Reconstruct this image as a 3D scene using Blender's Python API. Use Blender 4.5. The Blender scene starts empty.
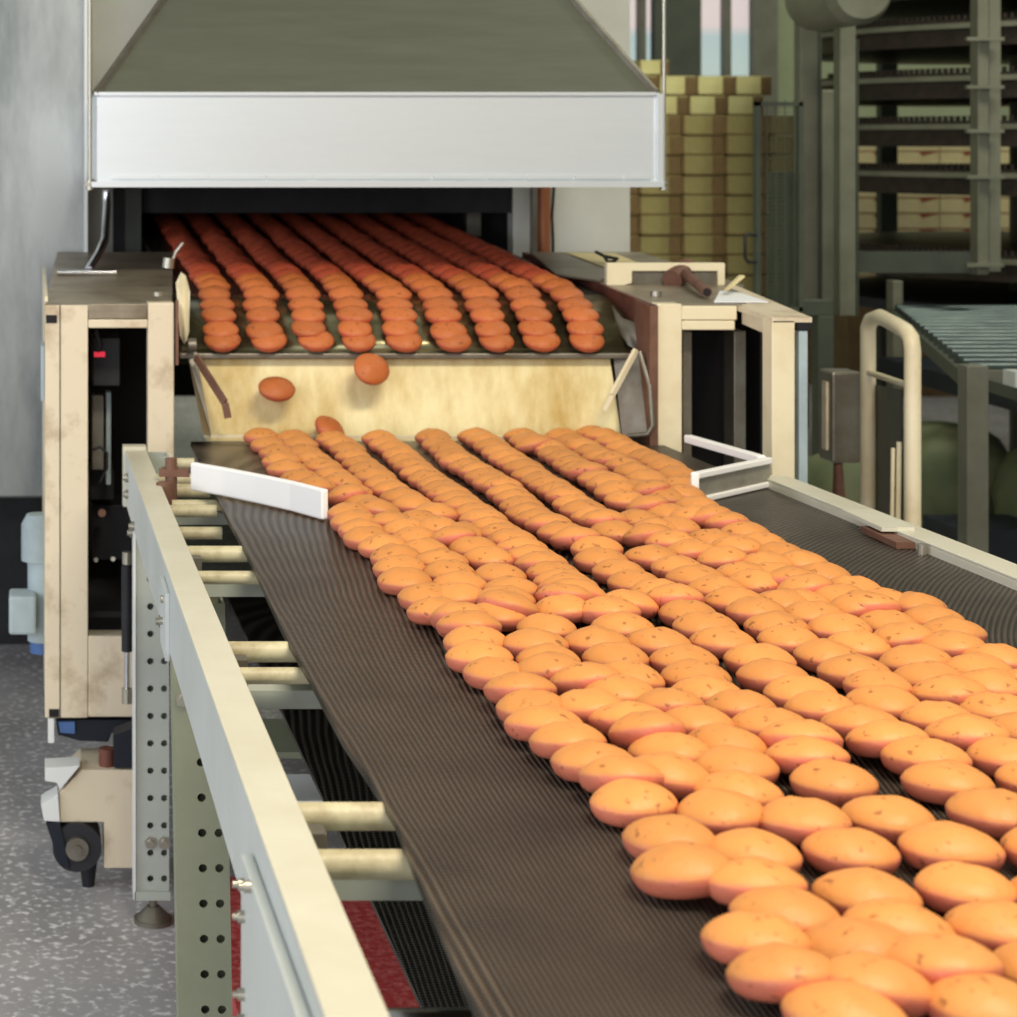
import bpy, math, random
from mathutils import Vector, Matrix, Euler
random.seed(7)
C = bpy.context.scene.collection
F = 2000.0; U0 = 32.0; V0 = 140.0; H = 1.45      # focal length in pixels, level camera's axis in the frame, eye height
SL = 0.0225                                      # fall of the cooling conveyor, metres per metre
def P(u, v, y): return ((u-U0)*y/F, y, H-(v-V0)*y/F)
def zc(a, y): return H-a-SL*y
def onbelt(u, v, a=.51):
    y = F*a/(v-V0-SL*F); return ((u-U0)*y/F, y, zc(a, y))
# ---------------------------------------------------------------- materials
def lin(c): return tuple(((x/255)/12.92 if x/255 <= .04045 else (((x/255)+.055)/1.055)**2.4) for x in c)
def M(name, col, rough=.5, metal=0., col2=None, scale=8., lo=.35, hi=.7, stretch=None, bump=0., bscale=60., spec=.5, rvar=0.):
    m = bpy.data.materials.new(name); m.use_nodes = True
    n = m.node_tree.nodes; l = m.node_tree.links; b = n['Principled BSDF']
    b.inputs['Base Color'].default_value = (*lin(col), 1); b.inputs['Roughness'].default_value = rough
    b.inputs['Metallic'].default_value = metal; b.inputs['Specular IOR Level'].default_value = spec
    tc = n.new('ShaderNodeTexCoord'); mp = n.new('ShaderNodeMapping'); l.new(tc.outputs['Object'], mp.inputs[0])
    if stretch: mp.inputs['Scale'].default_value = stretch
    if col2:
        t = n.new('ShaderNodeTexNoise'); t.inputs['Scale'].default_value = scale; t.inputs['Detail'].default_value = 8; t.inputs['Roughness'].default_value = .65
        l.new(mp.outputs[0], t.inputs['Vector'])
        r = n.new('ShaderNodeValToRGB'); r.color_ramp.elements[0].position = lo; r.color_ramp.elements[1].position = hi
        r.color_ramp.elements[0].color = (*lin(col), 1); r.color_ramp.elements[1].color = (*lin(col2), 1)
        l.new(t.outputs['Fac'], r.inputs[0]); l.new(r.outputs[0], b.inputs['Base Color'])
        if rvar:
            a = n.new('ShaderNodeMath'); a.operation = 'MULTIPLY_ADD'; a.inputs[1].default_value = rvar; a.inputs[2].default_value = rough-rvar/2
            l.new(t.outputs['Fac'], a.inputs[0]); l.new(a.outputs[0], b.inputs['Roughness'])
    if bump:
        t2 = n.new('ShaderNodeTexNoise'); t2.inputs['Scale'].default_value = bscale; t2.inputs['Detail'].default_value = 5
        l.new(mp.outputs[0], t2.inputs['Vector'])
        bp = n.new('ShaderNodeBump'); bp.inputs['Strength'].default_value = bump; bp.inputs['Distance'].default_value = .01
        l.new(t2.outputs['Fac'], bp.inputs['Height']); l.new(bp.outputs[0], b.inputs['Normal'])
    return m
m_cream = M('cream_paint', (220,206,178), .45, 0, (150,122,86), 11, .5, .8, bump=.05)
m_creamy = M('cream_paint_clean', (232,220,186), .4, 0, (205,186,145), 6, .45, .85)
m_white = M('white_paint', (226,228,224), .4, 0, (190,180,160), 14, .6, .9)
m_rail = M('rail_cream', (208,205,186), .38, 0, (192,186,164), 5, .4, .8)
m_railside = M('rail_bluegrey', (196,202,198), .42, 0, (180,184,176), 4, .4, .8)
m_leg = M('leg_grey', (176,182,172), .45, 0, (158,164,150), 5, .4, .8)
m_legdark = M('leg_olive', (142,146,122), .5, 0, (126,130,106), 5, .4, .8)
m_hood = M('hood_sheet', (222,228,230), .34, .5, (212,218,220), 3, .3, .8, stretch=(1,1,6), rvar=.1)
m_hoodslope = M('hood_sheet_shaded', (132,134,118), .38, .7, (116,118,100), 5, .3, .8, stretch=(1,4,8), rvar=.12)  # same sheet as the skirt; dark ceiling reflection put into this colour
m_steel = M('brushed_steel', (158,161,157), .38, .8, (106,112,111), 2.6, .38, .66, stretch=(1.6,1,.4), rvar=.45, bump=.03, bscale=3)
m_panel = M('oven_panel', (214,216,206), .45, .1, (196,196,184), 3, .4, .8)
m_iron = M('dull_steel', (132,128,116), .42, .6, (100,88,72), 12, .4, .75)
m_top = M('worn_steel_top', (150,140,120), .42, .35, (98,80,62), 7, .42, .75)
m_drum = M('oiled_drum', (150,146,112), .25, .85, (96,90,60), 6, .35, .7, stretch=(1,3,3))
m_black = M('black_interior', (20,18,20), .8)  # near-black also stands in for the dark inside oven tunnel and cabinets
m_dark = M('dark_machinery', (38,40,44), .6, .2, (20,20,22), 10)
m_navy = M('dark_blue_steel', (22,30,42), .6, .2, (16,22,32), 10)
m_rust = M('rusty_brown', (126,92,74), .6, .2, (92,56,44), 12)
m_redpaint = M('brown_stained_side', (120,72,58), .5, .1, (60,36,34), 9)
m_pipe = M('copper_pipe', (152,92,56), .45, .3)
m_zinc = M('zinc_bolt', (176,172,158), .35, .8)
m_chrome = M('chrome', (200,202,208), .18, 1)
m_motor = M('motor_paint', (176,192,196), .45, 0, (150,164,168), 9)
m_bluecap = M('blue_cap', (70,104,158), .5)
m_roll = M('white_plastic_roll', (204,196,160), .5, 0, (150,132,96), 22, .45, .75)
m_guide = M('white_guide_plastic', (246,244,240), .45)
m_guideface = M('grey_guide_face', (156,152,138), .4, .3, (130,126,112), 20)
m_redled = M('red_indicator', (220,30,60), .4)
m_redled.node_tree.nodes['Principled BSDF'].inputs['Emission Color'].default_value = (1,.03,.08,1)
m_redled.node_tree.nodes['Principled BSDF'].inputs['Emission Strength'].default_value = .5
m_redmat = M('red_tray', (186,60,58), .6, 0, (226,130,124), 60, .45, .7, bump=.4, bscale=90)
m_rubber = M('black_rubber', (34,34,38), .6)
m_paper = M('paper', (236,238,240), .7)
m_grey = M('tower_grey', (114,114,100), .5, .2, (94,94,80), 6)
m_greyd = M('tower_dark_grey', (74,80,68), .5, .2, (60,64,56), 6)
m_chain = M('chain_black', (58,48,42), .45, .5, (34,30,30), 20)
m_wallg = M('wall_green', (156,164,134), .8, 0, (142,150,118), 2)
m_tarp = M('green_sack', (98,100,72), .7, 0, (70,84,56), 5, bump=.2, bscale=8)
m_carton = M('carton_board', (158,148,98), .8, 0, (122,110,68), 5)
m_cartonp = M('carton_board_pale', (206,200,146), .8, 0, (186,176,120), 10)
m_roller = M('roller_steel', (74,84,84), .35, .6, (46,56,60), 8)
m_cartonb = M('carton_print', (122,98,60), .8, 0, (96,74,46), 8)
m_cartonr = M('carton_red_print', (150,76,50), .8)
m_cartonw = M('carton_cream', (226,210,160), .8, 0, (204,188,138), 9)

# chute: smeared pale yellow metal
m_chute = M('chute_metal', (244,232,180), .34, .15, (198,168,96), 6, .38, .68, stretch=(1.6,1,.7), bump=.12, bscale=14)
# concrete floor with pale worn flecks
def floor_mat():
    m = bpy.data.materials.new('concrete_floor'); m.use_nodes = True; n = m.node_tree.nodes; l = m.node_tree.links; b = n['Principled BSDF']
    tc = n.new('ShaderNodeTexCoord')
    t = n.new('ShaderNodeTexNoise'); t.inputs['Scale'].default_value = 2.5; t.inputs['Detail'].default_value = 6; l.new(tc.outputs['Object'], t.inputs[0])
    r = n.new('ShaderNodeValToRGB'); r.color_ramp.elements[0].color = (*lin((152,150,150)),1); r.color_ramp.elements[1].color = (*lin((194,190,190)),1)
    r.color_ramp.elements[0].position = .3; r.color_ramp.elements[1].position = .7; l.new(t.outputs[0], r.inputs[0])
    t2 = n.new('ShaderNodeTexNoise'); t2.inputs['Scale'].default_value = 62; t2.inputs['Detail'].default_value = 4; l.new(tc.outputs['Object'], t2.inputs[0])
    r2 = n.new('ShaderNodeValToRGB'); r2.color_ramp.elements[0].position = .53; r2.color_ramp.elements[1].position = .68; l.new(t2.outputs[0], r2.inputs[0])
    mx = n.new('ShaderNodeMixRGB'); mx.inputs[2].default_value = (*lin((238,236,234)),1); l.new(r2.outputs[0], mx.inputs[0]); l.new(r.outputs[0], mx.inputs[1]); l.new(mx.outputs[0], b.inputs['Base Color'])
    b.inputs['Roughness'].default_value = .45; return m
m_floor = floor_mat()
# woven wire belt
def belt_mat(name, c1, c2, kx=820., ky=1000., wob=.0, amp=.8, metal=.55):
    m = bpy.data.materials.new(name); m.use_nodes = True; n = m.node_tree.nodes; l = m.node_tree.links; b = n['Principled BSDF']
    tc = n.new('ShaderNodeTexCoord'); nz = n.new('ShaderNodeTexNoise'); nz.inputs['Scale'].default_value = 2.2; l.new(tc.outputs['Object'], nz.inputs[0])
    sp = n.new('ShaderNodeSeparateXYZ'); l.new(tc.outputs['Object'], sp.inputs[0])
    def ma(op, a, bb, c=None):
        q = n.new('ShaderNodeMath'); q.operation = op
        for i, x in enumerate((a, bb, c)):
            if x is None: continue
            if isinstance(x, (int, float)): q.inputs[i].default_value = x
            else: l.new(x, q.inputs[i])
        return q.outputs[0]
    w = ma('MULTIPLY', nz.outputs[0], 16.)
    g = ma('MULTIPLY_ADD', sp.outputs[0], .67, .27); g = ma('MINIMUM', ma('MAXIMUM', g, 0.), .62)
    lx = ma('SUBTRACT', sp.outputs[0], ma('MULTIPLY', g, sp.outputs[1])); ly = ma('ADD', sp.outputs[1], ma('MULTIPLY', g, sp.outputs[0]))
    sx = ma('SINE', ma('ADD', ma('MULTIPLY', lx, kx), w), 0)
    sy = ma('SINE', ma('ADD', ma('MULTIPLY', ly, ky), ma('MULTIPLY', sx, .8)), 0)
    hgt = ma('ADD', ma('MULTIPLY', sy, .6), sx)
    f = ma('MULTIPLY_ADD', hgt, .33, .5)
    n3 = n.new('ShaderNodeTexNoise'); n3.inputs['Scale'].default_value = 9; n3.inputs['Detail'].default_value = 6; l.new(tc.outputs['Object'], n3.inputs[0])
    f2 = ma('MULTIPLY', f, ma('MULTIPLY_ADD', n3.outputs[0], 1.4, .3))
    r = n.new('ShaderNodeValToRGB'); r.color_ramp.elements[0].color = (*lin(c1),1); r.color_ramp.elements[1].color = (*lin(c2),1)
    r.color_ramp.elements[0].position = .15; r.color_ramp.elements[1].position = .95; l.new(f2, r.inputs[0]); l.new(r.outputs[0], b.inputs['Base Color'])
    bp = n.new('ShaderNodeBump'); bp.inputs['Strength'].default_value = amp; bp.inputs['Distance'].default_value = .0016; l.new(hgt, bp.inputs['Height']); l.new(bp.outputs[0], b.inputs['Normal'])
    b.inputs['Metallic'].default_value = metal; b.inputs['Roughness'].default_value = .36
    return m
m_belt = belt_mat('wire_mesh_belt', (42,37,33), (112,101,88))
m_belt2 = belt_mat('return_mesh_belt', (26,24,22), (70,64,56))
# cookies: golden crust on top, paler pink-brown side and base, small dark cracks
def cookie_mat(name, top, side, spot):
    m = bpy.data.materials.new(name); m.use_nodes = True; n = m.node_tree.nodes; l = m.node_tree.links; b = n['Principled BSDF']
    tc = n.new('ShaderNodeTexCoord'); oi = n.new('ShaderNodeObjectInfo')
    ad = n.new('ShaderNodeVectorMath'); ad.operation = 'ADD'; l.new(tc.outputs['Object'], ad.inputs[0])
    cb = n.new('ShaderNodeCombineXYZ'); mu = n.new('ShaderNodeMath'); mu.operation = 'MULTIPLY'; mu.inputs[1].default_value = 37; l.new(oi.outputs['Random'], mu.inputs[0])
    l.new(mu.outputs[0], cb.inputs[0]); l.new(cb.outputs[0], ad.inputs[1])
    sp = n.new('ShaderNodeSeparateXYZ'); l.new(tc.outputs['Object'], sp.inputs[0])
    nz = n.new('ShaderNodeTexNoise'); nz.inputs['Scale'].default_value = 30; nz.inputs['Detail'].default_value = 4; l.new(ad.outputs[0], nz.inputs[0])
    zz = n.new('ShaderNodeMath'); zz.operation = 'MULTIPLY_ADD'; zz.inputs[1].default_value = .007; l.new(nz.outputs[0], zz.inputs[0]); l.new(sp.outputs[2], zz.inputs[2])
    mr = n.new('ShaderNodeMapRange'); mr.inputs['From Min'].default_value = .0175; mr.inputs['From Max'].default_value = .0225; l.new(zz.outputs[0], mr.inputs[0])
    r = n.new('ShaderNodeMixRGB'); r.inputs[1].default_value = (*lin(side),1); r.inputs[2].default_value = (*lin(top),1); l.new(mr.outputs[0], r.inputs[0])
    n2 = n.new('ShaderNodeTexNoise'); n2.inputs['Scale'].default_value = 105; n2.inputs['Detail'].default_value = 3; l.new(ad.outputs[0], n2.inputs[0])
    r2 = n.new('ShaderNodeValToRGB'); r2.color_ramp.elements[0].position = .63; r2.color_ramp.elements[1].position = .71; l.new(n2.outputs[0], r2.inputs[0])
    mx = n.new('ShaderNodeMixRGB'); mx.inputs[2].default_value = (*lin(spot),1)
    mm = n.new('ShaderNodeMath'); mm.operation = 'MULTIPLY'; mm.inputs[1].default_value = .6; l.new(r2.outputs[0], mm.inputs[0]); l.new(mm.outputs[0], mx.inputs[0])
    l.new(r.outputs[0], mx.inputs[1])
    hs = n.new('ShaderNodeHueSaturation'); vv = n.new('ShaderNodeMath'); vv.operation = 'MULTIPLY_ADD'; vv.inputs[1].default_value = .2; vv.inputs[2].default_value = .9
    l.new(oi.outputs['Random'], vv.inputs[0]); l.new(vv.outputs[0], hs.inputs['Value']); l.new(mx.outputs[0], hs.inputs['Color'])
    l.new(hs.outputs[0], b.inputs['Base Color'])
    n4 = n.new('ShaderNodeTexNoise'); n4.inputs['Scale'].default_value = 45; n4.inputs['Detail'].default_value = 6; l.new(ad.outputs[0], n4.inputs[0])
    bp = n.new('ShaderNodeBump'); bp.inputs['Strength'].default_value = .45; bp.inputs['Distance'].default_value = .005; l.new(n4.outputs[0], bp.inputs['Height']); l.new(bp.outputs[0], b.inputs['Normal'])
    b.inputs['Roughness'].default_value = .5; b.inputs['Specular IOR Level'].default_value = .35
    return m
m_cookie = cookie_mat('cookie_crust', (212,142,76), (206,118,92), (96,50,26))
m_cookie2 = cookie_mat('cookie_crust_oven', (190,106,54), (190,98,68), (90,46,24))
# ---------------------------------------------------------------- mesh building
ORG = {}
class MB:
    def __init__(s): s.v = []; s.f = []; s.mi = []; s.sm = []; s.cur = 0
    def add(s, vs, fs, smooth=False):
        o = len(s.v); s.v += [tuple(p) for p in vs]
        for f in fs: s.f.append([i+o for i in f]); s.mi.append(s.cur); s.sm.append(smooth)
        return s
    def hull(s, b, t):            # b, t: matching bottom and top rings (counter-clockwise seen from above)
        n = len(b); fs = [list(range(n))[::-1], list(range(n, 2*n))]
        for i in range(n): j = (i+1) % n; fs.append([i, j, n+j, n+i])
        return s.add(list(b)+list(t), fs)
    def box(s, x0, x1, y0, y1, z0, z1):
        if x0 > x1: x0, x1 = x1, x0
        if y0 > y1: y0, y1 = y1, y0
        if z0 > z1: z0, z1 = z1, z0
        q = [(x0,y0),(x1,y0),(x1,y1),(x0,y1)]
        return s.hull([(x,y,z0) for x, y in q], [(x,y,z1) for x, y in q])
    def bar(s, p, q, w, h, up=(0,0,1)):
        p = Vector(p); q = Vector(q); d = (q-p).normalized(); u = Vector(up); r = d.cross(u).normalized(); u = r.cross(d).normalized()
        vs = [c+r*a*w/2+u*b*h/2 for c in (p, q) for a, b in ((-1,-1),(1,-1),(1,1),(-1,1))]
        return s.add(vs, [[0,1,2,3],[7,6,5,4],[0,4,5,1],[1,5,6,2],[2,6,7,3],[3,7,4,0]])
    def cyl(s, p, q, r, r2=None, n=16, caps=True):
        p = Vector(p); q = Vector(q); d = (q-p).normalized(); a = d.orthogonal().normalized(); b = d.cross(a); r2 = r if r2 is None else r2
        vs = [p+(a*math.cos(t)+b*math.sin(t))*r for t in [2*math.pi*i/n for i in range(n)]]+[q+(a*math.cos(t)+b*math.sin(t))*r2 for t in [2*math.pi*i/n for i in range(n)]]
        s.add(vs, [[i, (i+1)%n, n+(i+1)%n, n+i] for i in range(n)], True)
        if caps: s.add(vs[:n], [list(range(n))[::-1]]); s.add(vs[n:], [list(range(n))])
        return s
    def tube(s, pts, r, n=12, close=False):
        pts = [Vector(p) for p in pts]; rings = []; up = None
        for i, p in enumerate(pts):
            d = (pts[min(i+1, len(pts)-1)]-pts[max(i-1, 0)]).normalized()
            up = d.orthogonal().normalized() if up is None else (up-d*up.dot(d)).normalized()
            b = d.cross(up); rings.append([p+(up*math.cos(t)+b*math.sin(t))*r for t in [2*math.pi*k/n for k in range(n)]])
        vs = [v for rg in rings for v in rg]; fs = []
        for i in range(len(pts)-1):
            for k in range(n): fs.append([i*n+k, i*n+(k+1)%n, (i+1)*n+(k+1)%n, (i+1)*n+k])
        s.add(vs, fs, True); s.add(rings[0], [list(range(n))[::-1]]); s.add(rings[-1], [list(range(n))]); return s
    def strip(s, A, B, th, smooth=False):   # slab between polylines A and B, thickness vector th
        n = len(A); th = Vector(th); vs = [Vector(p) for p in A]+[Vector(p) for p in B]; vs += [v+th for v in vs]; fs = []
        for i in range(n-1):
            fs += [[i, i+1, n+i+1, n+i], [2*n+i, 3*n+i, 3*n+i+1, 2*n+i+1], [i, 2*n+i, 2*n+i+1, i+1], [n+i, n+i+1, 3*n+i+1, 3*n+i]]
        fs += [[0, n, 3*n, 2*n], [n-1, 3*n-1, 4*n-1, 2*n-1]]
        return s.add(vs, fs, smooth)
    def build(s, name, mats, parent=None, bevel=0., root=None, solid=0.):
        me = bpy.data.meshes.new(name); o = bpy.data.objects.new(name, me)
        if parent is None:
            xs = [v[0] for v in s.v]; ys = [v[1] for v in s.v]; zs = [v[2] for v in s.v]
            org = Vector(((min(xs)+max(xs))/2, (min(ys)+max(ys))/2, min(zs))); o.location = org
        else: org = ORG[parent.name]; o.parent = parent
        me.from_pydata([tuple(Vector(v)-org) for v in s.v], [], s.f)
        if not isinstance(mats, (list, tuple)): mats = [mats]
        for m in mats: me.materials.append(m)
        for i, p in enumerate(me.polygons): p.material_index = s.mi[i]; p.use_smooth = s.sm[i]
        me.validate(); me.update(); C.objects.link(o)
        import bmesh
        bm = bmesh.new(); bm.from_mesh(me); bmesh.ops.recalc_face_normals(bm, faces=bm.faces); bm.to_mesh(me); bm.free()
        if bevel:
            b = o.modifiers.new('Bevel', 'BEVEL'); b.width = bevel; b.segments = 2; b.limit_method = 'ANGLE'; b.angle_limit = math.radians(50)
        ORG[o.name] = org; return o
def thing(name, loc, label, cat, group=None):
    o = bpy.data.objects.new(name, None); C.objects.link(o); o.location = loc; o.empty_display_size = .1
    ORG[o.name] = Vector(loc); o['label'] = label; o['category'] = cat
    if group: o['group'] = group
    return o
def tag(o, label, cat, group=None, kind=None):
    o['label'] = label; o['category'] = cat
    if group: o['group'] = group
    if kind: o['kind'] = kind
    return o
def struct(o): o['kind'] = 'structure'; return o
# ---------------------------------------------------------------- the setting
struct(MB().box(-6, 12, -6, 14.2, -.1, 0).build('floor', m_floor))
WY = 14.0
w = MB()
def wallrect(x0, x1, z0, z1): w.box(x0, x1, WY, WY+.2, z0, z1)
# openings: two window panes in the far wall
def X(u, y): return (u-U0)*y/F
def Z(v, y): return H-(v-V0)*y/F
wx = [X(628,WY), X(655,WY), X(700,WY), X(754,WY)]
zb, zt = Z(76,WY), Z(-90,WY)
wallrect(-6, wx[0], 0, 5); wallrect(wx[3], 12, 0, 5); wallrect(wx[1], wx[2], 0, 5)
wallrect(wx[0], wx[1], 0, zb); wallrect(wx[0], wx[1], zt, 5); wallrect(wx[2], wx[3], 0, zb); wallrect(wx[2], wx[3], zt, 5)
struct(w.build('wall_back', m_wallg))
m_sky = bpy.data.materials.new('window_daylight'); m_sky.use_nodes = True
b = m_sky.node_tree.nodes['Principled BSDF']; b.inputs['Base Color'].default_value = (.05,.05,.05,1)
tc = m_sky.node_tree.nodes.new('ShaderNodeTexCoord'); sx = m_sky.node_tree.nodes.new('ShaderNodeSeparateXYZ'); m_sky.node_tree.links.new(tc.outputs['Object'], sx.inputs[0])
rp = m_sky.node_tree.nodes.new('ShaderNodeValToRGB'); rp.color_ramp.interpolation = 'LINEAR'
for i, (p, c) in enumerate(((.0,(196,214,206)),(.28,(188,208,206)),(.36,(236,220,216)),(1.,(240,226,222)))):
    e = rp.color_ramp.elements[i] if i < 2 else rp.color_ramp.elements.new(p)
    e.position = p; e.color = (*lin(c),1)
m_sky.node_tree.links.new(sx.outputs[2], rp.inputs[0]); m_sky.node_tree.links.new(rp.outputs[0], b.inputs['Emission Color']); b.inputs['Emission Strength'].default_value = .75
for k, (a, c, mull) in enumerate(((wx[0], wx[1], X(642,WY)), (wx[2], wx[3], X(727,WY)))):
    o = struct(MB().box(a, c, WY+.1, WY+.12, zb, zt).build('window_%d' % (k+1), m_sky))
    fr = MB().box(mull-.02, mull+.02, WY-.03, WY+.08, zb, zt).box(a-.04, a, WY-.03, WY+.1, zb, zt).box(c, c+.02, WY-.03, WY+.1, zb, zt).box(a-.04, c+.04, WY-.03, WY+.1, zb-.05, zb)
    fr.build('window_frame', m_grey, o)
pil = MB().box(X(753,13.9), X(778,13.9), 13.9, 13.98, 0, 5).build('pillar', m_grey); struct(pil); pil.name = 'trim_1'
pil = MB().box(X(655,13.9), X(700,13.9), 13.9, 13.98, 0, 5).build('trim_2', m_greyd); struct(pil)

# ---------------------------------------------------------------- cooling conveyor
conv = thing('belt_conveyor', (.7, 2.4, 0), 'long wire mesh belt conveyor with cream side rails carrying the cookies away from the oven', 'conveyor')
YA, YB = .82, 3.975
def prof_left(y):     # left edge of the mesh belt wanders a little
    t = [(.8,.272),(1.22,.274),(1.3,.277),(1.47,.284),(1.63,.293),(1.85,.286),(2.07,.288),(2.27,.287),(2.69,.297),(3.04,.300),(3.5,.305),(4.1,.318)]
    for (a, xa), (b, xb) in zip(t, t[1:]):
        if a <= y <= b: return xa+(xb-xa)*(y-a)/(b-a)
    return t[0][1] if y < .8 else t[-1][1]
ys = [YA+(YB-YA)*i/40 for i in range(41)]
MB().strip([(prof_left(y), y, zc(.51, y)) for y in ys], [(1.238, y, zc(.51, y)) for y in ys], (0,0,-.008)).build('mesh_belt', m_belt, conv)
mb = MB()
mb.strip([(.38, y, zc(.80, y)) for y in ys[::4]], [(1.2, y, zc(.80, y)) for y in ys[::4]], (0,0,-.006)).build('return_belt', m_belt2, conv)
# left rail: channel with top flange, outer web, lower flange
def rail(x0, x1, y0, y1, web, mi):
    r = MB()
    def sl(xa, xb, a0, a1):
        q = [(xa,y0),(xb,y0),(xb,y1),(xa,y1)]
        r.hull([(x, y, zc(a1, y)) for x, y in q], [(x, y, zc(a0, y)) for x, y in q])
    sl(x0, x1, .494, .498)
    r.cur = mi
    if web == 'L': sl(x0, x0+.004, .498, .592); sl(x0+.004, x1-.005, .588, .592)
    else: sl(x0, x0+.004, .498, .53); sl(x1-.004, x1, .498, .592); sl(x0+.004, x1-.004, .526, .53)
    return r
lr = rail(.174, .213, .84, 3.73, 'L', 1).build('side_rail', [m_rail, m_railside], conv, bevel=.0012); lr['label'] = 'left cream side rail with pale blue grey outer web'
rr = rail(1.238, 1.284, .84, 3.40, 'R', 1).build('side_rail', [m_rail, m_rail], conv, bevel=.0012); rr['label'] = 'right cream side rail'
MB().hull([(.170,3.73,zc(.60,3.73)),(.213,3.73,zc(.60,3.73)),(.213,3.76,zc(.60,3.73)),(.170,3.76,zc(.60,3.73))], [(.170,3.73,zc(.488,3.73)),(.213,3.73,zc(.488,3.73)),(.213,3.76,zc(.488,3.73)),(.170,3.76,zc(.488,3.73))]).build('end_plate', m_rail, conv)
# right rail small rusty bracket
x, y, z = onbelt(898, 540, .494)
MB().box(1.215, 1.262, 2.86, 3.0, zc(.494,2.93), zc(.494,2.93)+.006).build('rail_bracket', m_rail, conv)
MB().box(1.210, 1.236, 2.80, 2.92, zc(.508,2.86), zc(.499,2.86)).build('rail_clamp', m_rust, conv)
MB().cyl((1.228,2.76,zc(.51,2.76)), (1.228,2.76,zc(.495,2.76)), .006).build('bolt', m_zinc, conv)
# joiner plates and bolts on the outer web of the left rail
def bolt(x, y, z, r=.009, ax=(-1,0,0), parent=None, m=m_zinc):
    a = Vector(ax); p = Vector((x,y,z)); MB().cyl(p, p+a*.005, r, n=6).cyl(p+a*.005, p+a*.009, r*.55, n=10).build('bolt', m, parent or conv)
for y0, y1 in ((2.52, 2.62),):
    MB().box(.168, .1735, y0, y1, zc(.60, y0), zc(.515, y0)).build('joint_plate', m_railside, conv)
for y, a in ((2.56,.53),(2.57,.56),(2.66,.58),(3.62,.53),(3.62,.56),(3.45,.60),(3.40,.58)): bolt(.1735, y, zc(a, y))
# roller supports between rail and belt
for y, dd in ((1.66,-.10), (2.245,-.085), (2.84,-.14), (3.43,-.12)):
    for d, k in ((0, 0), (dd, 1)):
        yy = y+d; a = .524+.006*k; zz = zc(a, yy)
        MB().cyl((.216, yy, zz), (.318 if k else .305, yy, zz), .009 if k and y > 2 else .0115, n=20).build('support_sleeve', m_roll, conv)
        MB().cyl((.306 if k else .292, yy, zz), (1.23, yy, zz), .006, n=10).build('roller_shaft', m_iron, conv)
    MB().box(.214, .236, y-.06, y-.035, zc(.55,y), zc(.518,y)).build('sleeve_bracket', m_iron, conv)
    yy = y-.04; MB().box(.178, 1.275, yy-.02, yy+.02, zc(.572,yy), zc(.552,yy)).build('cross_bar', m_leg, conv)
yy = 3.68
for q, a in ((3.70,.515),(3.60,.53),(3.25,.53),(3.16,.55)):
    MB().cyl((.214, q, zc(a,q)), (.30, q, zc(a,q)), .010).build('cross_rod', m_roll, conv)
MB().cyl((.22,1.46,zc(.62,1.46)), (1.25,1.46,zc(.62,1.46)), .018, n=24).build('return_roller', m_chrome, conv)
MB().box(.32, 1.26, 3.12, 3.3, H-.965, H-.955).build('lower_plate', m_legdark, conv)
MB().box(.32, 1.26, 2.86, 2.98, H-.955, H-.945).build('lower_shelf', m_white, conv)
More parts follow.
